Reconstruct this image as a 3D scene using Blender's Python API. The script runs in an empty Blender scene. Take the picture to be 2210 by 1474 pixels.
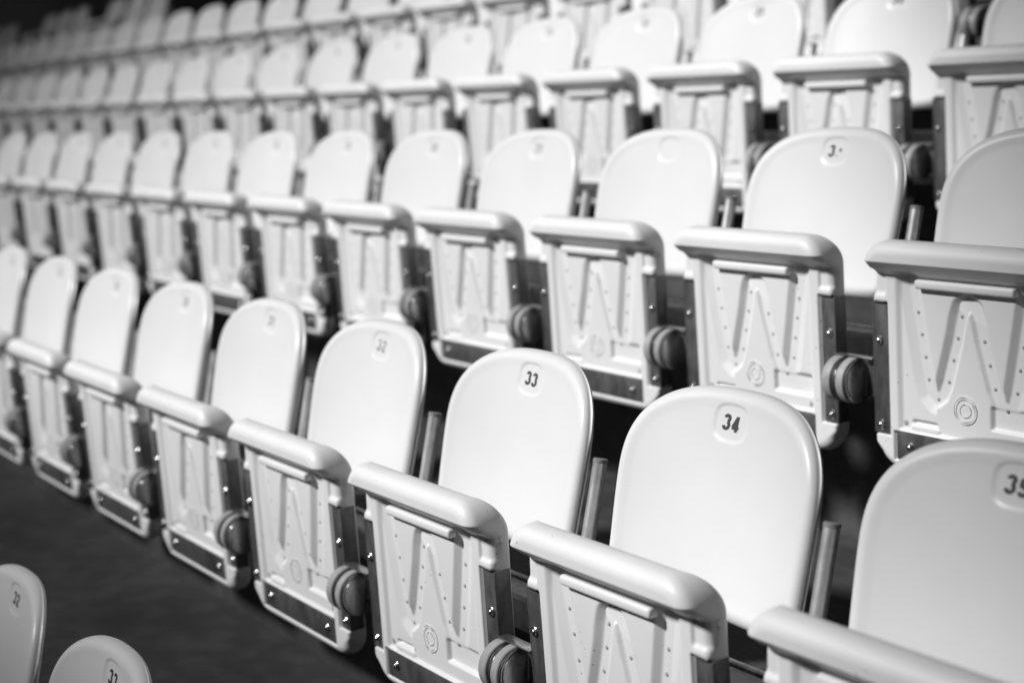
import bpy, bmesh, math, random
import numpy as np
from mathutils import Matrix, Vector
scene = bpy.context.scene
C = scene.collection
R = math.radians

# ---------------------------------------------------------------- camera
YAW, PITCH, ROLL = 0.9564, 0.1396, -0.0075
fw = Vector((-math.sin(YAW) * math.cos(PITCH), math.cos(YAW) * math.cos(PITCH), -math.sin(PITCH)))
rt = Vector((math.cos(YAW), math.sin(YAW), 0.0))
up = rt.cross(fw)
rt2 = math.cos(ROLL) * rt + math.sin(ROLL) * up
up2 = -math.sin(ROLL) * rt + math.cos(ROLL) * up
cam = bpy.data.objects.new("camera", bpy.data.cameras.new("camera"))
C.objects.link(cam)
M = Matrix((rt2, up2, -fw)).transposed().to_4x4()
M.translation = Vector((1.5978, -1.5116, 0.4279))
cam.matrix_world = M
cam.data.sensor_width = 36.0
cam.data.lens = 3266.45 / 2210 * 36
cam.data.clip_start = 0.05
cam.data.clip_end = 200
cam.data.dof.use_dof = True
cam.data.dof.focus_distance = 2.33
cam.data.dof.aperture_fstop = 2.3
scene.camera = cam

# ---------------------------------------------------------------- light
SUN_EL, SUN_AZ = 37.0, 201.0      # azimuth clockwise from +y, where the light comes from
az, el = R(SUN_AZ), R(SUN_EL)
sdir = Vector((math.sin(az) * math.cos(el), math.cos(az) * math.cos(el), math.sin(el)))
sl = bpy.data.lights.new("sun", 'SUN')
sl.energy = 4.1
sl.angle = R(6)
sl.color = (1.0, 1.0, 1.0)
sun = bpy.data.objects.new("sun", sl)
sun.rotation_euler = sdir.to_track_quat('Z', 'Y').to_euler()
C.objects.link(sun)
world = bpy.data.worlds.new("World")
scene.world = world
world.use_nodes = True
wn, wl = world.node_tree.nodes, world.node_tree.links
wn.clear()
sky = wn.new('ShaderNodeTexSky'); sky.sky_type = 'NISHITA'; sky.sun_disc = False
sky.sun_elevation = el; sky.sun_rotation = az
bw = wn.new('ShaderNodeRGBToBW')
bg = wn.new('ShaderNodeBackground'); bg.inputs['Strength'].default_value = 0.09
wo = wn.new('ShaderNodeOutputWorld')
wl.new(sky.outputs[0], bw.inputs[0]); wl.new(bw.outputs[0], bg.inputs[0]); wl.new(bg.outputs[0], wo.inputs[0])
scene.view_settings.view_transform = 'Standard'
scene.view_settings.look = 'None'
scene.view_settings.exposure = 0.0
scene.view_settings.gamma = 1.0

# ---------------------------------------------------------------- materials (black-and-white place)
def new_mat(name, rough=0.4, metal=0.0):
    m = bpy.data.materials.new(name); m.use_nodes = True
    nt = m.node_tree; b = nt.nodes['Principled BSDF']
    b.inputs['Roughness'].default_value = rough
    b.inputs['Metallic'].default_value = metal
    return m, nt, b
def node(nt, t, **kw):
    n = nt.nodes.new(t)
    for k, v in kw.items(): setattr(n, k, v)
    return n
def grey(v): return (v, v, v, 1)
def ramp(nt, stops):
    r = node(nt, 'ShaderNodeValToRGB')
    while len(r.color_ramp.elements) < len(stops): r.color_ramp.elements.new(0.5)
    for e, (p, c) in zip(r.color_ramp.elements, stops): e.position = p; e.color = grey(c)
    return r
def coords(nt, scale=(1, 1, 1)):
    tc = node(nt, 'ShaderNodeTexCoord'); oi = node(nt, 'ShaderNodeObjectInfo')
    sc = node(nt, 'ShaderNodeVectorMath', operation='SCALE'); sc.inputs['Scale'].default_value = 37.0
    cmb = node(nt, 'ShaderNodeCombineXYZ')
    for k in range(3): nt.links.new(oi.outputs['Random'], cmb.inputs[k])
    nt.links.new(cmb.outputs[0], sc.inputs[0])
    ad = node(nt, 'ShaderNodeVectorMath', operation='ADD')
    nt.links.new(tc.outputs['Object'], ad.inputs[0]); nt.links.new(sc.outputs[0], ad.inputs[1])
    mp = node(nt, 'ShaderNodeMapping'); mp.inputs['Scale'].default_value = scale
    nt.links.new(ad.outputs[0], mp.inputs[0])
    return mp.outputs[0]
def noise(nt, vec, scale, detail=3, rough=0.5):
    n = node(nt, 'ShaderNodeTexNoise')
    n.inputs['Scale'].default_value = scale; n.inputs['Detail'].default_value = detail
    n.inputs['Roughness'].default_value = rough
    nt.links.new(vec, n.inputs['Vector'])
    return n.outputs['Fac']
def mul(nt, a, b):
    m = node(nt, 'ShaderNodeMix', data_type='RGBA', blend_type='MULTIPLY')
    m.inputs[0].default_value = 1.0
    nt.links.new(a, m.inputs[6]); nt.links.new(b, m.inputs[7])
    return m.outputs[2]
def bump(nt, b, h, strength, dist):
    bp = node(nt, 'ShaderNodeBump'); bp.inputs['Strength'].default_value = strength
    bp.inputs['Distance'].default_value = dist
    nt.links.new(h, bp.inputs['Height']); nt.links.new(bp.outputs[0], b.inputs['Normal'])

def plastic(name, base, specks, rough, grain):
    m, nt, b = new_mat(name, rough)
    v = coords(nt)
    # faint uneven yellowing / hand marks
    r1 = ramp(nt, [(0.3, base * 0.955), (0.7, base)])
    nt.links.new(noise(nt, v, 6, 4), r1.inputs[0])
    # small dirt specks, kept to patches by a second noise
    sp = node(nt, 'ShaderNodeTexVoronoi'); sp.inputs['Scale'].default_value = 75
    nt.links.new(v, sp.inputs['Vector'])
    patch = noise(nt, v, 9, 2)
    thr = node(nt, 'ShaderNodeMapRange'); thr.inputs['From Min'].default_value = specks[0]
    thr.inputs['From Max'].default_value = specks[1]; thr.inputs['To Max'].default_value = 0.16
    nt.links.new(patch, thr.inputs['Value'])
    lt = node(nt, 'ShaderNodeMath', operation='SUBTRACT')
    nt.links.new(sp.outputs['Distance'], lt.inputs[0]); nt.links.new(thr.outputs[0], lt.inputs[1])
    r2 = ramp(nt, [(0.0, 0.12), (0.035, 1.0)])
    nt.links.new(lt.outputs[0], r2.inputs[0])
    # thin smears
    v2 = coords(nt, (1, 1, 0.12))
    r3 = ramp(nt, [(0.0, 1.0), (0.70, 1.0), (0.80, 0.86)])
    nt.links.new(noise(nt, v2, 60, 5, 0.6), r3.inputs[0])
    nt.links.new(mul(nt, mul(nt, r1.outputs[0], r2.outputs[0]), r3.outputs[0]), b.inputs['Base Color'])
    rr = node(nt, 'ShaderNodeMapRange'); rr.inputs['To Min'].default_value = rough - .06; rr.inputs['To Max'].default_value = rough + .1
    nt.links.new(noise(nt, v, 25, 4), rr.inputs['Value']); nt.links.new(rr.outputs[0], b.inputs['Roughness'])
    bump(nt, b, noise(nt, v, 900, 2), grain, 0.0006)
    return m
M_BACK = plastic("white_plastic_smooth", 0.765, (0.66, 0.9), 0.35, 0.05)
M_PAN = plastic("white_plastic_grained", 0.83, (0.50, 0.80), 0.42, 0.22)

def galv(name, lo, hi, rough, metal=0.85):
    m, nt, b = new_mat(name, rough, metal)
    v = coords(nt, (1, 1, 0.35))
    r1 = ramp(nt, [(0.32, lo), (0.68, hi)])
    nt.links.new(noise(nt, v, 55, 6, 0.65), r1.inputs[0])
    r2 = ramp(nt, [(0.28, 0.6), (0.45, 1.0)])
    nt.links.new(noise(nt, v, 14, 3), r2.inputs[0])
    nt.links.new(mul(nt, r1.outputs[0], r2.outputs[0]), b.inputs['Base Color'])
    rr = node(nt, 'ShaderNodeMapRange'); rr.inputs['To Min'].default_value = rough - .12; rr.inputs['To Max'].default_value = rough + .15
    nt.links.new(noise(nt, v, 30, 5), rr.inputs['Value']); nt.links.new(rr.outputs[0], b.inputs['Roughness'])
    bump(nt, b, noise(nt, v, 120, 4), 0.25, 0.0008)
    return m
M_PLATE = galv("dull_galvanised_plate", 0.12, 0.25, 0.50, 0.75)
M_TUBE = galv("galvanised_tube", 0.50, 0.85, 0.36, 0.75)
M_DRUM = galv("dark_hinge_metal", 0.24, 0.46, 0.28, 0.9)
M_RIVET = galv("bright_rivet_metal", 0.55, 0.75, 0.22, 1.0)
M_BEAM = galv("mounting_beam_metal", 0.16, 0.28, 0.45, 0.7)
m, nt, b = new_mat("grey_plastic_ring", 0.45); M_RING = m
r_ = ramp(nt, [(0.3, 0.30), (0.7, 0.42)]); nt.links.new(noise(nt, coords(nt), 50, 4), r_.inputs[0]); nt.links.new(r_.outputs[0], b.inputs['Base Color'])
m, nt, b = new_mat("tube_cap_plastic", 0.5); M_CAP = m
b.inputs['Base Color'].default_value = grey(0.22)
m, nt, b = new_mat("printed_number_ink", 0.5); M_INK = m
r_ = ramp(nt, [(0.3, 0.045), (0.75, 0.075)]); nt.links.new(noise(nt, coords(nt), 700, 3), r_.inputs[0]); nt.links.new(r_.outputs[0], b.inputs['Base Color'])
m, nt, b = new_mat("faded_number_ink", 0.5); M_INK2 = m
r_ = ramp(nt, [(0.35, 0.22), (0.65, 0.50)]); nt.links.new(noise(nt, coords(nt), 160, 3), r_.inputs[0]); nt.links.new(r_.outputs[0], b.inputs['Base Color'])
m, nt, b = new_mat("hole_shade_grey", 0.7); M_HOLE_SHADE = m  # grey stands for the shade inside the dimples, painted as colour
b.inputs['Base Color'].default_value = grey(0.38)
m, nt, b = new_mat("dark_leg_paint", 0.6); M_LEG = m
b.inputs['Base Color'].default_value = grey(0.03)
def concrete(name, lo, hi):
    m, nt, b = new_mat(name, 0.8)
    tc = node(nt, 'ShaderNodeTexCoord').outputs['Object']
    r1 = ramp(nt, [(0.35, lo), (0.65, hi)]); nt.links.new(noise(nt, tc, 2.2, 7, 0.6), r1.inputs[0])
    r2 = ramp(nt, [(0.45, 0.7), (0.6, 1.0)]); nt.links.new(noise(nt, tc, 14, 5), r2.inputs[0])
    nt.links.new(mul(nt, r1.outputs[0], r2.outputs[0]), b.inputs['Base Color'])
    bump(nt, b, noise(nt, tc, 90, 5), 0.4, 0.004)
    return m
M_CONC = concrete("dark_concrete", 0.04, 0.075)
M_WALL = concrete("dark_wall_paint", 0.14, 0.20)

# ---------------------------------------------------------------- mesh helpers
def mesh_obj(name, verts, faces, mat, parent=None, smooth=True, mats=None, fmat=None, angle=None):
    me = bpy.data.meshes.new(name)
    me.from_pydata([tuple(map(float, v)) for v in verts], [], [tuple(map(int, f)) for f in faces])
    for mm in (mats or [mat]): me.materials.append(mm)
    if fmat is not None: me.polygons.foreach_set('material_index', fmat)
    if smooth: me.polygons.foreach_set('use_smooth', [True] * len(me.polygons))
    me.update()
    if angle is not None: me.set_sharp_from_angle(angle=R(angle))
    o = bpy.data.objects.new(name, me); C.objects.link(o)
    if parent: o.parent = parent
    return o
class MB:
    def __init__(s): s.v = []; s.f = []; s.m = []
    def add(s, v, f, mi=0):
        n = len(s.v); s.v += [tuple(p) for p in v]; s.f += [tuple(i + n for i in q) for q in f]; s.m += [mi] * len(f)
    def box(s, c, h, bev=0.0, mi=0, M=None):
        bm = bmesh.new(); bmesh.ops.create_cube(bm, size=2.0)
        for v in bm.verts: v.co = Vector((v.co.x * h[0], v.co.y * h[1], v.co.z * h[2]))
        if bev: bmesh.ops.bevel(bm, geom=bm.edges[:], offset=bev, segments=3, affect='EDGES', profile=0.5)
        s._bm(bm, c, M, mi)
    def _bm(s, bm, c, M, mi):
        M2 = Matrix.Translation(c) @ (M if M else Matrix())
        bm.verts.ensure_lookup_table()
        s.add([M2 @ v.co for v in bm.verts], [[v.index for v in f.verts] for f in bm.faces], mi); bm.free()
    def lathe(s, prof, c=(0, 0, 0), M=None, n=48, mi=0):
        """prof = [(axial, radius)], axis = local z"""
        v = []; f = []
        for a, r in prof:
            for k in range(n):
                t = 2 * math.pi * k / n; v.append(Vector((r * math.cos(t), r * math.sin(t), a)))
        for j in range(len(prof) - 1):
            for k in range(n):
                f.append((j * n + k, j * n + (k + 1) % n, (j + 1) * n + (k + 1) % n, (j + 1) * n + k))
        f.append(tuple(reversed(range(n)))); f.append(tuple(range((len(prof) - 1) * n, len(prof) * n)))
        M2 = Matrix.Translation(c) @ (M if M else Matrix())
        s.add([M2 @ p for p in v], f, mi)
    def obj(s, name, mat, parent=None, smooth=True, mats=None, angle=35):
        return mesh_obj(name, s.v, s.f, mat, parent, smooth, mats, s.m if mats else None, angle)
MX = Matrix.Rotation(R(90), 4, 'Y')             # local z -> +x

def sstep(a, b, x):
    t = np.clip((x - a) / (b - a), 0, 1); return t * t * (3 - 2 * t)
def dist_poly(X, T, P):
    d = np.full(X.shape, 9.0)
    for (x0, t0), (x1, t1) in zip(P[:-1], P[1:]):
        ux, ut = x1 - x0, t1 - t0; L = ux * ux + ut * ut
        k = np.clip(((X - x0) * ux + (T - t0) * ut) / L, 0, 1)
        d = np.minimum(d, np.hypot(X - x0 - k * ux, T - t0 - k * ut))
    return d
def in_tri(X, T, A, B, Cc):
    def s(p, q): return (q[0] - p[0]) * (T - p[1]) - (q[1] - p[1]) * (X - p[0])
    a, b_, c = s(A, B), s(B, Cc), s(Cc, A)
    return ((a >= 0) & (b_ >= 0) & (c >= 0)) | ((a <= 0) & (b_ <= 0) & (c <= 0))
def shell(X, T, N, back, inset, cap, place, bk=lambda t: 1.0):
    """grid sheet (rows j bottom to top, columns i) closed by a rim that runs back; place(x,t,n)->xyz"""
    J, I = X.shape
    v = [place(X[j, i], T[j, i], N[j, i]) for j in range(J) for i in range(I)]
    f = [(j * I + i, j * I + i + 1, (j + 1) * I + i + 1, (j + 1) * I + i) for j in range(J - 1) for i in range(I - 1)]
    loop = [(0, i) for i in range(I)] + [(j, I - 1) for j in range(1, J)] + [(J - 1, i) for i in range(I - 2, -1, -1)] + [(j, 0) for j in range(J - 2, 0, -1)]
    ids = [j * I + i for j, i in loop]
    cx, ct = X.mean(), T.mean()
    prev = ids
    for depth, ins in ((back * 0.5, -0.0008), (back * 0.72, 0), (back * 0.86, 0.0022), (back * 0.95, 0.0055), (back, 0.010), (back, inset), (cap, inset + 0.003)):
        cur = []
        for (j, i) in loop:
            x, t = X[j, i], T[j, i]; dx, dt = cx - x, ct - t; L = math.hypot(dx, dt)
            cur.append(len(v)); v.append(place(x + dx / L * ins, t + dt / L * ins, depth * bk(t)))
        n = len(cur)
        for k in range(n): f.append((prev[k], cur[k], cur[(k + 1) % n], prev[(k + 1) % n]))
        prev = cur
    f.append(tuple(reversed(prev)))
    return v, f
def edge_dist(X, T, outline):
    d = np.full(X.shape, 9.0)
    for p, q in zip(outline, np.roll(outline, -1, axis=0)):
        u = q - p; L = max(u @ u, 1e-12)
        k = np.clip(((X - p[0]) * u[0] + (T - p[1]) * u[1]) / L, 0, 1)
        d = np.minimum(d, np.hypot(X - p[0] - k * u[0], T - p[1] - k * u[1]))
    return d
def dense(n, k=2.2):                               # -1..1, denser at both ends
    s = np.linspace(-1, 1, n); return np.tanh(k * s * 0.75) / math.tanh(k * 0.75)

# ---------------------------------------------------------------- seat parts; origin of the seat frame = middle of the number recess
ZB = 0.84                                        # height of that point above the step
BT = R(11)                                       # backrest leans back
def back_place(x, t, n):                         # n forward (towards the sitter)
    return (x, t * math.sin(BT) - n * math.cos(BT), t * math.cos(BT) + n * math.sin(BT))
BW, EPS = 0.2075, 0.0345
def back_n(x): return EPS * (x / BW) ** 2
def build_backrest():
    top, bot, knee = 0.052, -0.285, -0.11
    sN = 170
    q = np.linspace(0, 1, sN); tt = bot + (top - bot) * (0.5 - 0.5 * np.cos(math.pi * q))
    tt = np.sort(tt)
    def hw(t):
        w = np.full(t.shape, BW)
        a = np.clip((t - knee) / (top - knee), 0, 1)
        w = np.where(t > knee, BW * (1 - a ** 2.6) ** (1 / 2.6), w)
        rb = 0.035; dd = np.clip(t - bot, 0, rb)
        w = np.where(t < bot + rb, BW - rb + np.sqrt(rb * rb - (rb - dd) ** 2), w)
        return w - 0.006 * sstep(-0.10, -0.285, t)
    w = np.maximum(hw(tt), 0.012)
    u = dense(150, 1.6)
    X = w[:, None] * u[None, :]; T = np.repeat(tt[:, None], len(u), 1)
    ol = np.array([(x, t) for x, t in zip(w, tt)] + [(-x, t) for x, t in zip(w[::-1], tt[::-1])])
    d = edge_dist(X, T, ol)
    r = 0.021
    N = back_n(X) - (r - np.sqrt(np.maximum(r * r - np.maximum(r - d, 0) ** 2, 0)))
    N -= 0.0007 * sstep(0.020, 0.036, d)
    se = (np.abs(X / 0.0335) ** 3 + np.abs(T / 0.0275) ** 3) ** (1 / 3.0)
    N -= 0.0022 * (1 - sstep(0.92, 1.07, se))
    v, f = shell(X, T, N, 0, 0, 0, back_place)   # placeholder rim replaced below
    J, I = X.shape
    v = [back_place(X[j, i], T[j, i], N[j, i]) for j in range(J) for i in range(I)]
    f = f[:(J - 1) * (I - 1)]
    loop = [(0, i) for i in range(I)] + [(j, I - 1) for j in range(1, J)] + [(J - 1, i) for i in range(I - 2, -1, -1)] + [(j, 0) for j in range(J - 2, 0, -1)]
    prev = [j * I + i for j, i in loop]
    for dep, ins in ((0.020, 0.0), (0.0245, 0.001), (0.026, 0.003), (0.026, 0.006), (0.021, 0.007)):
        cur = []
        for (j, i) in loop:
            x, t = X[j, i], T[j, i]; dx, dt = -x, -0.12 - t; L = math.hypot(dx, dt)
            cur.append(len(v)); v.append(back_place(x + dx / L * ins, t + dt / L * ins, back_n(x) - dep))
        for k in range(len(cur)): f.append((prev[k], cur[k], cur[(k + 1) % len(cur)], prev[(k + 1) % len(cur)]))
        prev = cur
    # back face: inner sheet
    base = len(v)
    Xi, Ti = X * 0.955, (T + 0.12) * 0.955 - 0.12
    for j in range(0, J, 6):
        for i in list(range(0, I, 6)) + [I - 1]: v.append(back_place(Xi[j, i], Ti[j, i], back_n(Xi[j, i]) - 0.0185))
    nI = len(list(range(0, I, 6)) + [I - 1]); nJ = len(range(0, J, 6))
    for j in range(nJ - 1):
        for i in range(nI - 1): f.append((base + j * nI + i, base + (j + 1) * nI + i, base + (j + 1) * nI + i + 1, base + j * nI + i + 1))
    return mesh_obj("backrest", v, f, M_BACK, None, True)

PT = R(4.5)                                      # folded pan leans towards the viewer at its top
def pan_place(x, t, n):                          # t = 0 at z = -0.5, n out towards the viewer
    return (x, -0.2 - t * math.sin(PT) - n * math.cos(PT), -0.5 + t * math.cos(PT) - n * math.sin(PT))
PW, PTOP, PBOT = 0.203, 0.355, -0.057
W_L = [(-0.122, 0.300), (-0.101, 0.178), (-0.089, 0.112), (-0.083, 0.092), (-0.071, 0.082), (-0.058, 0.092), (-0.049, 0.112),
       (-0.037, 0.154), (-0.026, 0.193), (-0.018, 0.229), (-0.012, 0.246), (0.0, 0.253)]
W_R = [(-x, t) for x, t in W_L[::-1]]
def build_pan():
    u = dense(210, 0.9)
    q = np.linspace(0, 1, 215)
    tt = PBOT + (PTOP - PBOT) * (0.55 * q + 0.45 * (0.5 - 0.5 * np.cos(math.pi * q)))
    def hw(t):
        w = np.full(t.shape, PW)
        for R0, dd in ((0.050, PTOP - t), (0.052, t - PBOT)):
            dd = np.clip(dd, 0, R0)
            w = np.minimum(w, PW - R0 + np.sqrt(np.maximum(R0 * R0 - (R0 - dd) ** 2, 0)))
        return w
    w = hw(tt)
    X = w[:, None] * u[None, :]; T = np.repeat(tt[:, None], len(u), 1)
    ol = np.array([(x, t) for x, t in zip(w, tt)] + [(-x, t) for x, t in zip(w[::-1], tt[::-1])])
    d = edge_dist(X, T, ol)
    aX = np.abs(X)
    lip = np.clip((T - 0.293) / 0.027, 0, 1)
    N = np.zeros(X.shape)
    # level A and the W relief
    inner = (1 - sstep(0.140, 0.152, aX)) * sstep(0.016, 0.022, T) * (1 - sstep(0.300, 0.306, T))
    lev = np.full(X.shape, -0.006)
    toothL = in_tri(X, T, (-0.126, 0.33), (-0.071, 0.082), (0.006, 0.33)); toothR = in_tri(X, T, (0.126, 0.33), (0.071, 0.082), (-0.006, 0.33))
    top = T > 0.255
    tooth = (toothL | toothR | top) & (aX < 0.118)
    xl = np.interp(T, [0.03, 0.082, 0.092, 0.112, 0.154, 0.193, 0.229, 0.246, 0.253], [0.071, 0.071, 0.058, 0.049, 0.037, 0.026, 0.018, 0.012, 0.0])
    ctr = (aX < xl) & (T < 0.253)
    lev = np.where(tooth, -0.0025, lev)
    lev = np.where(ctr, -0.0035 + 0.002 * sstep(0.20, 0.236, T), lev)
    G = np.minimum(dist_poly(X, T, W_L), dist_poly(X, T, W_R))
    wall = np.where(tooth, 0.012, np.where(ctr, 0.0085, 0.018))
    g = 1 - np.clip((G - 0.0095) / wall, 0, 1)
    g = g * (T < 0.33)
    rel = lev * (1 - g) + (-0.0125) * g
    rec = sstep(0.040, 0.046, X) * (1 - sstep(0.136, 0.144, X)) * sstep(0.044, 0.048, T) * (1 - sstep(0.080, 0.090, T))
    rel = np.where(~tooth, np.minimum(rel, -0.006 - 0.008 * rec), rel)
    slot = (1 - sstep(0.0025, 0.0045, dist_poly(X, T, [(-0.118, 0.035), (-0.072, 0.035)])))
    rel = rel - 0.006 * slot
    ledge = (1 - sstep(0.003, 0.007, dist_poly(X, T, [(-0.120, 0.025), (-0.068, 0.025)])))
    rel = rel + 0.003 * ledge
    N += inner * rel
    # bottom strip bed
    N -= 0.006 * sstep(-0.162, -0.158, X) * (1 - sstep(0.148, 0.152, X)) * sstep(-0.041, -0.038, T) * (1 - sstep(0.012, 0.015, T))
    # bed of the side plates and the shallow pocket above them
    side = sstep(0.1675, 0.1705, aX)
    N -= 0.0085 * side * sstep(0.001, 0.004, T) * (1 - sstep(0.2425, 0.2455, T))
    N -= 0.0045 * sstep(0.170, 0.176, aX) * sstep(0.252, 0.262, T) * (1 - sstep(0.300, 0.306, T))
    N += 0.034 * lip
    r = 0.007 + 0.008 * sstep(0.235, 0.27, T) + 0.008 * sstep(0.27, 0.33, T)
    r = np.maximum(r, 0.020 * (1 - sstep(-0.03, 0.0, T)))
    N -= r - np.sqrt(np.maximum(r * r - np.maximum(r - d, 0) ** 2, 0))
    v, f = shell(X, T, N, -0.042, 0.014, -0.030, pan_place, lambda t: math.sqrt(max(0.0, 1 - (max(0.0, t - 0.300) / 0.0552) ** 2)))
    mb = MB(); mb.add(v, f, 0)
    A = Matrix.Rotation(-PT, 4, 'X')
    def plate_box(x, t, n, hx, ht, hn, bev, mi=0):
        M3 = Matrix.Rotation(PT, 4, 'X'); mb.box(pan_place(x, t, n), (hx, hn, ht), bev, mi, M3)
    plate_box(0.0, 0.2825, 0.002, 0.101, 0.0080, 0.0088, 0.0050)         # raised bar under the lip
    # grey discs paint in the shade of dimples along the W and larger holes
    face = Matrix.Rotation(R(90) + PT, 4, 'X')
    for sx in (-1, 1):
        for (x, t) in ((-0.110, 0.230), (-0.103, 0.192), (-0.096, 0.153), (-0.090, 0.114), (-0.070, 0.0815), (-0.047, 0.115), (-0.037, 0.154), (-0.027, 0.193), (-0.018, 0.231)):
            mb.lathe([(0, 0.0035), (0.0008, 0.0031)], pan_place(sx * x, t, -0.0126), face, 12, 1)
    mb.lathe([(0, 0.0035), (0.0008, 0.0031)], pan_place(0.004, 0.2545, -0.0126), face, 12, 1)
    for x in (-0.137, 0.137): mb.lathe([(0, 0.0060), (0.0008, 0.0052)], pan_place(x, 0.031, -0.0064), face, 20, 1)
    # faint moulded roundel
    def ring(cx, ct, rad, wd, n, h):
        vv = []; ff = []; K = 48
        for k in range(K):
            a = 2 * math.pi * k / K
            for dr, hh in ((-wd, 0), (0, h), (wd, 0)): vv.append(pan_place(cx + (rad + dr) * math.cos(a), ct + (rad + dr) * math.sin(a), n + hh))
        for k in range(K):
            for s_ in range(2): ff.append((k * 3 + s_, k * 3 + s_ + 1, ((k + 1) % K) * 3 + s_ + 1, ((k + 1) % K) * 3 + s_))
        mb.add(vv, ff, 0)
    LN = -0.0037
    ring(-0.010, 0.072, 0.0235, 0.0011, LN, 0.00012); ring(-0.010, 0.072, 0.0195, 0.0009, LN, 0.0001); ring(-0.010, 0.072, 0.0115, 0.0009, LN, 0.0001)
    o = mesh_obj("seat_pan", mb.v, mb.f, M_PAN, None, True, [M_PAN, M_HOLE_SHADE], mb.m, 70)
    return o

def rivet_mesh():
    mb = MB()
    pr = [(0.0, 0.0088), (0.0012, 0.0088), (0.0020, 0.0080), (0.0020, 0.0058)] + [(0.002 + 0.0042 * math.sin(a), 0.0056 * math.cos(a)) for a in np.linspace(0.05, 1.45, 8)]
    mb.lathe(pr, n=28)
    return mb.obj("rivet", M_RIVET)
FACE = Matrix.Rotation(R(90) + PT, 4, 'X')       # local z -> outwards from the pan

def build_side_plate(s):
    mb = MB(); T3 = Matrix.Rotation(PT, 4, 'X')
    mb.box(pan_place(s * 0.1885, 0.1225, -0.0060), (0.0150, 0.0022, 0.1185), 0.0009, 0, T3)
    mb.box(pan_place(s * 0.2050, 0.1225, -0.0185), (0.0014, 0.0150, 0.1185), 0.0006, 0, T3)
    # little rolled tab at the upper end
    mb.box(pan_place(s * 0.1885, 0.2440, -0.0035), (0.0130, 0.0038, 0.0018), 0.0012, 0, T3)
    return mb.obj("side_plate", M_PLATE)
def build_strip():
    mb = MB(); T3 = Matrix.Rotation(PT, 4, 'X')
    mb.box(pan_place(-0.005, -0.0125, -0.0040), (0.151, 0.0020, 0.0248), 0.0008, 0, T3)
    return mb.obj("bottom_strip", M_PLATE)
DR = (-0.206, -0.407)                            # drum axis y, z
def build_drum():
    mb = MB(); c = (0, DR[0], DR[1])
    mb.lathe([(0.206, 0.035), (0.2280, 0.035), (0.2280, 0.0378), (0.2300, 0.0378), (0.2315, 0.0350), (0.2400, 0.0350), (0.2405, 0.0360), (0.2590, 0.0360), (0.2595, 0.0385), (0.2610, 0.0395), (0.2630, 0.0395), (0.2640, 0.0380), (0.2640, 0.0352), (0.2655, 0.0345), (0.2660, 0.0330)], c, MX, 64)
    mb.box((0.249, DR[0] + 0.006, DR[1] + 0.0438), (0.046, 0.011, 0.0016), 0.0008)      # strap across the top
    mb.box((0.281, -0.190, DR[1]), (0.0150, 0.0020, 0.0270), 0.0008)                     # web welded to the next plate
    return mb.obj("hinge_drum", M_DRUM)
def build_ring(x0, x1, r):
    mb = MB()
    mb.lathe([(x0, r - 0.006), (x0, r - 0.0015), (x0 + 0.0015, r), (x1 - 0.0015, r), (x1, r - 0.0015), (x1, r - 0.006)], (0, DR[0], DR[1]), MX, 56)
    return mb.obj("hinge_ring", M_RING)
def build_weld():
    mb = MB(); rnd = random.Random(3)
    for k in range(15):
        bm = bmesh.new(); bmesh.ops.create_icosphere(bm, subdivisions=1, radius=0.0018 + rnd.random() * 0.0014)
        mb._bm(bm, (0.2665, -0.1935 + rnd.random() * 0.001, DR[1] - 0.027 + 0.054 * k / 14), None, 0)
    return mb.obj("weld_bead", M_TUBE, None, True, None, 80)
PA = Matrix.Rotation(-BT, 4, 'X')
def build_post(s):
    mb = MB()
    L = 0.31
    c = Vector((0.2235 if s > 0 else -0.2065, -0.0165 if s > 0 else -0.0095, -0.1025)); d = Vector((0, math.sin(BT), math.cos(BT)))
    mb.lathe([(-L, 0.0120), (-0.004, 0.0120)], c, PA, 36)
    return mb.obj("back_post", M_TUBE)
def build_cap(s):
    mb = MB(); c = Vector((0.2235 if s > 0 else -0.2065, -0.0165 if s > 0 else -0.0095, -0.1025))
    mb.lathe([(-0.0045, 0.0118), (-0.0040, 0.0126), (0.0010, 0.0126), (0.0025, 0.0112), (0.0028, 0.0060)], c, PA, 36)
    return mb.obj("post_cap", M_CAP)
def build_yoke():
    # bracket that carries the two posts and the drum on the mounting beam
    mb = MB()
    mb.box((0.0, -0.0440, -0.345), (0.236, 0.006, 0.012), 0.002)
    for s in (-1, 1): mb.box((s * 0.2225, -0.068, -0.385), (0.010, 0.020, 0.040), 0.003)
    mb.box((0.257, -0.135, DR[1] + 0.020), (0.006, 0.060, 0.018), 0.003)
    return mb.obj("back_bracket", M_DRUM)

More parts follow.
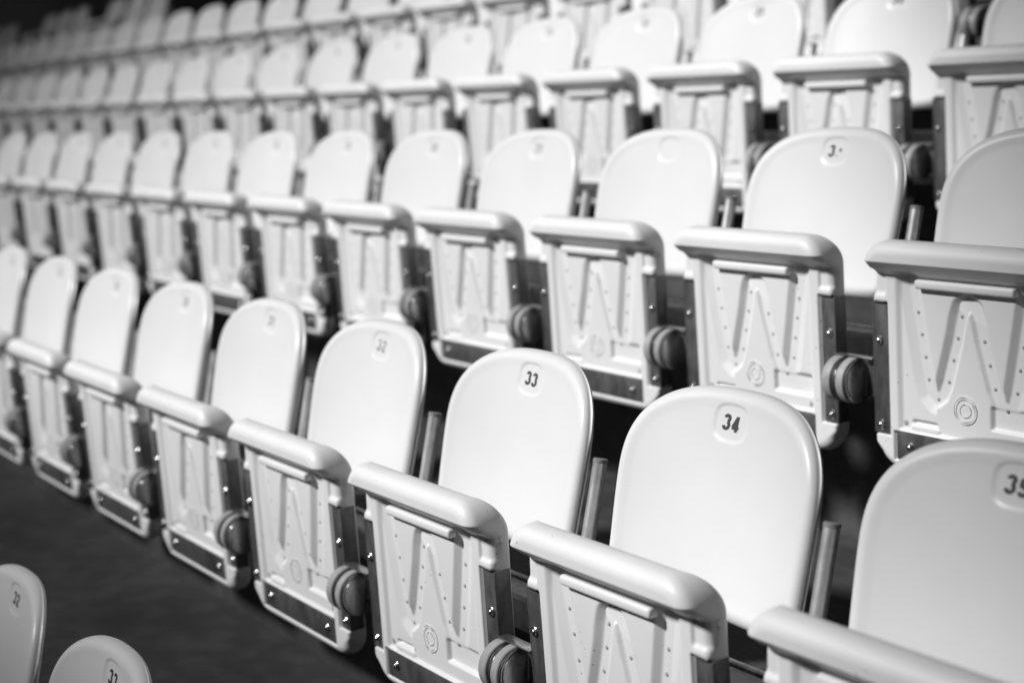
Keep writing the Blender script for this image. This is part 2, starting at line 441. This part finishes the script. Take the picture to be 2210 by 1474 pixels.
# ---- printed numbers: ribbons along centre lines in a 0..0.56 x 0..1 box
def arc(cx, cy, rx, ry, a0, a1, n=14):
    return [(cx + rx * math.cos(R(a0 + (a1 - a0) * k / n)), cy + ry * math.sin(R(a0 + (a1 - a0) * k / n))) for k in range(n + 1)]
DG = {
 '0': [arc(.26, .70, .18, .22, 0, 180) + arc(.26, .30, .18, .22, 180, 360) + [(.44, .70)]],
 '1': [[(.06, .70), (.17, .75), (.27, .90), (.27, 1.0)], [(.27, .98), (.27, 0)]],
 '2': [arc(.26, .72, .18, .20, 170, -40) + [(.12, .20), (.085, .085)], [(.06, .085), (.47, .085)]],
 '3': [arc(.25, .735, .17, .185, 165, -80) , arc(.25, .30, .19, .22, 80, -170)],
 '4': [[(.34, 0), (.34, 1.0)], [(.33, .95), (.07, .30)], [(.02, .265), (.52, .265)]],
 '5': [[(.46, .915), (.13, .915)], [(.14, .95), (.105, .50)], arc(.25, .315, .19, .235, 140, -165)],
 '6': [arc(.26, .30, .18, .215, 0, 360), [(.08, .30), (.08, .62)] + arc(.26, .70, .18, .215, 180, 15)],
 '7': [[(.04, .915), (.47, .915)], [(.43, .90), (.27, .5), (.19, 0)]],
 '8': [arc(.26, .73, .165, .185, 0, 360), arc(.26, .29, .185, .205, 0, 360)],
 '9': [arc(.26, .70, .18, .215, 0, 360), [(.44, .70), (.44, .38)] + arc(.26, .30, .18, .215, 0, -165)],
}
def number_mesh(txt, keep=None):
    mb = MB(); Hh = 0.0232; wd = 0.222; XS = 1.22; adv = 0.66
    x0 = -(adv * len(txt) - 0.08) / 2
    lvl = -0.0031
    for ci, ch in enumerate(txt):
        strokes = DG[ch]
        for si, st in enumerate(strokes):
            vv = []; ff = []
            P = [Vector((x, y)) for x, y in st]
            if keep and (ci, si) in keep: P = P[keep[(ci, si)][0]:keep[(ci, si)][1]]
            if len(P) < 2: continue
            for k, p in enumerate(P):
                a = P[max(k - 1, 0)]; b2 = P[min(k + 1, len(P) - 1)]
                tg = (b2 - a).normalized(); nn = Vector((-tg.y, tg.x)) * wd / 2
                for q in (p + nn, p - nn):
                    lx = (x0 + ci * adv + q.x + 0.10 * (q.y - 0.5)) * Hh * XS; lt = (q.y - 0.5 - 0.05 * (ci - 0.5)) * Hh
                    vv.append(back_place(lx, lt, back_n(lx) + lvl + 0.0004 + 0.00003 * si + 0.00001 * ci))
            for k in range(len(P) - 1): ff.append((2 * k, 2 * k + 1, 2 * k + 3, 2 * k + 2))
            mb.add(vv, ff)
    return mb.obj("seat_number", M_INK, None, False, None, None)

# ---------------------------------------------------------------- the rows (measured)
S, KAP = 0.5, 0.0061
OFF = {0: (0.878, -0.724, -0.419), 1: (0, 0, 0), 2: (-0.507, 0.762, 0.379), 3: (-1.045, 1.565, 0.7485),
       4: (-1.400, 2.239, 1.117), 5: (-2.150, 2.979, 1.467)}
def seat_frame(r, i):
    s = i * S; o = OFF[r]
    return Vector((s + o[0], 0.5 * KAP * s * s + o[1], o[2])), KAP * s
def row_y(r, x):
    s = x - OFF[r][0]; return OFF[r][1] + 0.5 * KAP * s * s

def tag(o, label=None, cat=None, group=None, kind=None):
    if label: o['label'] = label
    if cat: o['category'] = cat
    if group: o['group'] = group
    if kind: o['kind'] = kind
    return o

# ---- setting: stepped terrace
def build_terrace():
    xs = np.linspace(-26, 7, 100)
    prof = []                                     # (row, dy from row line, z)
    verts = []; faces = []
    rows = [-1, 0, 1, 2, 3, 4, 5, 6]
    def yz(r, x):
        if r < 0: return row_y(0, x) - 0.76, OFF[0][2] - ZB - 0.38
        if r > 5: return row_y(5, x) + 0.76, OFF[5][2] - ZB + 0.37
        return row_y(r, x), OFF[r][2] - ZB
    cols = []
    for x in xs:
        pts = []
        y, z = yz(-1, x); pts.append((y - 9.0, z)); 
        for r in rows[1:]:
            y, z = yz(r, x); yp, zp = yz(r - 1, x)
            ny = y - 0.62
            pts += [(ny, zp), (ny, z - 0.02), (ny + 0.02, z)]
        y, z = yz(6, x); pts.append((y + 1.0, z))
        cols.append(pts)
    n = len(cols[0])
    for x, pts in zip(xs, cols):
        for (y, z) in pts: verts.append((x, y, z))
    for k in range(len(xs) - 1):
        for q in range(n - 1): faces.append((k * n + q, (k + 1) * n + q, (k + 1) * n + q + 1, k * n + q + 1))
    o = mesh_obj("terrace_steps", verts, faces, M_CONC, None, False)
    tag(o, kind='structure')
build_terrace()
mb = MB(); mb.box((-9.5, row_y(5, -9) + 2.2, 3.4), (17, 0.1, 3.2), 0.0)
w = mb.obj("back_wall", M_WALL, None, False, None, None); tag(w, "dark wall closing off the top of the stand", "wall")

# ---- unseen slabs and walls, added to block light and dim the outer seats
RZ = 5.0
def lift(P, h=RZ):
    t = (h - P[2]) / sdir.z; return Vector((P[0] + sdir.x * t, P[1] + sdir.y * t, h))
a_ = lift((0.56, 0.0, -0.15)); b_ = lift((-0.86, 1.56, 0.75)); fy = lift((-1.1, -0.76, -0.42)).y; ry = lift((-8, 3.6, 1.7)).y
ux = (b_.x - a_.x) / (b_.y - a_.y)
ex = lambda y: a_.x + ux * (y - a_.y)
mb = MB()
def slab(q):
    n = len(q); v = [(x, y, RZ) for x, y in q] + [(x, y, RZ + 0.15) for x, y in q]
    mb.add(v, [tuple(range(n))[::-1], tuple(range(n, 2 * n))] + [(k, (k + 1) % n, n + (k + 1) % n, n + k) for k in range(n)])
slab([(-27, -24), (12, -24), (12, fy), (-27, fy)])
slab([(ex(fy), fy), (12, fy), (12, ry), (ex(ry), ry)])
slab([(-27, ry), (12, ry), (12, 6), (-27, 6)])
blocker = mb.obj("light_blocker", M_WALL, None, False, None, None)
tag(blocker, "added unseen slabs around a long opening, shading the outer seats", "blocker")
# added unseen slats, wider towards the far left, to thin the sunlight there
shx = sdir.x * (RZ - 0.75) / sdir.z
xq = -3.5
while xq > -19:
    cov = float(np.interp(xq, [-16, -12, -9, -6.5, -3.5], [0.96, 0.90, 0.74, 0.40, 0.04]))
    mj = MB(); mj.box((xq + shx, (fy + ry) / 2, RZ + 0.07), (0.25 * cov / 2, (ry - fy) / 2 - 0.003, 0.008))
    mj.obj("blocker_slat", M_WALL, blocker, False, None, None); xq -= 0.25
mb = MB(); mb.box((-27.2, -9, 1.5), (0.15, 15.0, 3.4))  # unseen wall added to keep light off the far left
tag(mb.obj("end_blocker", M_WALL, None, False, None, None), "added unseen dark wall blocking light at the far left end", "wall")
mb = MB(); mb.box((12.2, -9, 1.5), (0.15, 14.9, 3.4))  # unseen wall added to cut sky fill from the right
tag(mb.obj("side_blocker", M_WALL, None, False, None, None), "added unseen dark wall blocking sky light from the right", "wall")
mb = MB(); mb.box((-7.5, -24.2, 1.0), (19.4, 0.15, 3.9))  # unseen wall added to cut low sky fill under the lips
tag(mb.obj("front_blocker", M_WALL, None, False, None, None), "added unseen dark wall blocking low sky light in front of the seat rows", "wall")

# ---- seats
proto = {}
proto['back'] = build_backrest(); proto['pan'] = build_pan(); proto['strip'] = build_strip()
proto['plL'] = build_side_plate(-1); proto['plR'] = build_side_plate(1); proto['riv'] = rivet_mesh()
proto['drum'] = build_drum(); proto['ringA'] = build_ring(0.2075, 0.2275, 0.0420); proto['ringB'] = build_ring(0.2410, 0.2585, 0.0420); proto['weld'] = build_weld()
proto['pL'] = build_post(-1); proto['pR'] = build_post(1); proto['cL'] = build_cap(-1); proto['cR'] = build_cap(1); proto['yoke'] = build_yoke()
for o in proto.values(): C.objects.unlink(o)
numcache = {}
def number_data(key, faded=False):
    ck = key + '_faded' if faded else key
    if ck not in numcache:
        if key == 'worn33': o = number_mesh('33', {(1, 0): (9, 15), (1, 1): (11, 13)})
        else: o = number_mesh(key)
        C.objects.unlink(o); numcache[ck] = o
        if faded: o.data.materials[0] = M_INK2
    return numcache[ck]
def put(src, parent, loc=(0, 0, 0)):
    o = src.copy(); C.objects.link(o); o.parent = parent; o.location = loc
    return o
rnd = random.Random(11)
def jit(a): return (rnd.random() - 0.5) * 2 * a
def make_seat(r, i, number, label, detail=3, dxb=0.0, pan_down=False):
    p, th = seat_frame(r, i)
    root = bpy.data.objects.new("folding_seat", None); C.objects.link(root)
    root.empty_display_size = 0.1
    root.location = (p.x, p.y, p.z - ZB); root.rotation_euler = (0, 0, th)
    tag(root, label, "stadium seat", "white folding seats in rows across the stand")
    Z = (0, 0, ZB)
    bk = put(proto['back'], root, (dxb, 0, ZB)); bk.rotation_euler = (jit(R(0.5)), 0, jit(R(0.6)))
    if number: put(number_data(number, (r == 1 and i < -1) or (r == 2 and i < 0) or (r > 2 and i < -1)), bk)
    pn = put(proto['pan'], root, Z)
    a = jit(R(0.5))
    if pan_down: a = R(68)
    parts = [pn]
    if detail >= 1:
        st = put(proto['strip'], root, Z); pl = put(proto['plL'], root, Z); pr = put(proto['plR'], root, Z)
        parts += [st, pl, pr]
        if detail >= 2:
            for par, pts in ((st, ((-0.126, -0.012), (0.116, -0.013))), (pl, ((-0.1915, 0.173), (-0.1915, 0.020))), (pr, ((0.1915, 0.173), (0.1915, 0.020)))):
                for (x, t) in pts:
                    rv = put(proto['riv'], par, pan_place(x, t, -0.0037 if par is not st else -0.0019))
                    rv.rotation_euler = (R(90) + PT, 0, 0)
        dr = put(proto['drum'], root, Z)
        put(proto['ringA'], dr); put(proto['ringB'], dr)
        if detail >= 2: put(proto['weld'], dr)
    for k in 'LR':
        ps = put(proto['p' + k], root, Z)
        if detail >= 1: put(proto['c' + k], ps)
    put(proto['yoke'], root, Z)
    # tip the folding parts about the hinge axis
    Mrot = Matrix.Translation((0, DR[0], DR[1] + ZB)) @ Matrix.Rotation(a, 4, 'X') @ Matrix.Translation((0, -DR[0], -DR[1] - ZB)) @ Matrix.Translation(Z)
    for o in parts: o.matrix_local = Mrot
    return root

ORD = ['', 'first', 'second', 'third', 'fourth', 'fifth', 'sixth', 'seventh', 'eighth', 'ninth', 'tenth', 'eleventh', 'twelfth', 'thirteenth',
       'fourteenth', 'fifteenth', 'sixteenth', 'seventeenth', 'eighteenth', 'nineteenth', 'twentieth', 'twenty-first', 'twenty-second', 'twenty-third']
# front row of the picture, cropped at the bottom left
make_seat(0, -4, '32', "white folding seat numbered 32 in the bottom left corner, cut by the left edge", 1)
make_seat(0, -3, '33', "white folding seat at the bottom edge, only its rounded top and number 33 showing", 1)
DX1 = {0: 0.007, -1: 0.009, -2: -0.005, -3: -0.003, 1: 0.0, -5: 0.003, -6: 0.004, -7: 0.004}
for i in range(-7, 2):
    n = 34 + i
    if i == 1: lb = "white folding seat numbered 35 cut by the lower right edge, standing right of seat 34"
    elif i == 0: lb = "white folding seat numbered 34 in sharp focus, its tipped-up pan lip jutting below"
    elif i == -1: lb = "white folding seat numbered 33 with printed number just readable, directly left of seat 34"
    elif i == -7: lb = "white folding seat cut by the left edge at the far end of seat 34's row"
    else: lb = "white folding seat, %s to the left of seat 34 in the same row" % ORD[-i]
    make_seat(1, i, str(n), lb, 3 if i > -5 else 2, DX1.get(i, 0))
for i in range(-11, 2):
    n = 33 + i
    key = str(n)
    if i == 0: lb = "white folding seat with a half-worn number 3, in the row above and behind seat 34"; key = 'worn33'
    elif i == 1: lb = "white folding seat cut by the right edge, its ribbed underside showing above seat 35"
    elif i == -1: lb = "white folding seat with its number worn away, directly left of the half-worn 3 seat"; key = None
    else: lb = "white folding seat, %s to the left of the half-worn 3 seat in its row" % ORD[-i]
    make_seat(2, i, key, lb, 3 if i > -4 else (2 if i > -7 else 1))
for i in range(-16, 2):
    n = 32 + i
    if i == 1: lb = "shaded white folding seat in the top right corner, right of seat 32"
    elif i == 0: lb = "white folding seat numbered 32 whose rounded back is cut by the top edge"
    elif i == -1: lb = "white folding seat numbered 31 just left of the number 32 seat near the top edge"
    else: lb = "white folding seat, %s to the left of seat 31 in the third full row" % ORD[-i - 1]
    make_seat(3, i, str(n) if n > 9 else str(max(n, 1)) + '0', lb, 2 if i > -4 else 1)
row4 = list(range(0, -22, -1))
for i in row4:
    if i > -8: lb = "blurred white folding seat in the fourth full row, %s from that row's right-hand end" % ORD[1 - i]
    else: lb = "blurred white folding seat in the fourth full row, %s from that row's left-hand end" % ORD[i + 22]
    make_seat(4, i, str(40 + i) if i % 4 else None, lb, 1)
ROW5 = {-15: 1, -16: 0, -17: 0, -19: 1, -20: 0, -21: 0, -24: 1, -25: 0}
for k, i in enumerate(sorted(ROW5)):
    lb = "dim blurred white seat in the top-left uppermost row, %s from the left%s" % (ORD[k + 1], ", pan down" if ROW5[i] else "")
    make_seat(5, i, None, lb, 1, 0, bool(ROW5[i]))

# ---- mounting beams under each row
for r, (i0, i1) in {0: (-5, -2), 1: (-9, 3), 2: (-14, 3), 3: (-19, 3), 4: (-23, 3), 5: (-27, -14)}.items():
    mb = MB(); pts = []
    for k in range((i1 - i0) * 2 + 1):
        p, th = seat_frame(r, i0 + k * 0.5)
        pts.append((p + Vector((0, -0.085, -0.335 - 0.03)), th))
    prof = [(-0.03, -0.024), (-0.024, -0.03), (0.024, -0.03), (0.03, -0.024), (0.03, 0.024), (0.024, 0.03), (-0.024, 0.03), (-0.03, 0.024)]
    vv = []; ff = []
    for p, th in pts:
        for (a_, b_) in prof: vv.append((p.x - th * a_, p.y + a_, p.z + b_))
    for k in range(len(pts) - 1):
        for q in range(8): ff.append((k * 8 + q, k * 8 + (q + 1) % 8, (k + 1) * 8 + (q + 1) % 8, (k + 1) * 8 + q))
    ff.append(tuple(range(8))); ff.append(tuple(reversed(range((len(pts) - 1) * 8, len(pts) * 8))))
    bo = mesh_obj("mounting_beam", vv, ff, M_BEAM, None, False)
    which = ["bottom left corner", "seat 34's", "half-worn 3 seat's", "number 32 seat's at the top right", "fourth full", "dim uppermost"][r]
    tag(bo, "grey steel beam carrying the seats of the %s row" % which, "beam", "steel beams carrying the seat rows")
    for k, i in enumerate(range(i0, i1 + 1, 1)):
        if i >= i1 or k % 4 != 1: continue
        p, th = seat_frame(r, i + 0.5)
        lb_ = MB()
        lb_.box((p.x, p.y - 0.085, p.z - 0.412), (0.020, 0.020, 0.0165), 0.002)
        lb_.box((p.x, p.y + 0.018, p.z - 0.470), (0.018, 0.121, 0.040), 0.004)
        lb_.obj("support_arm", M_LEG, bo)
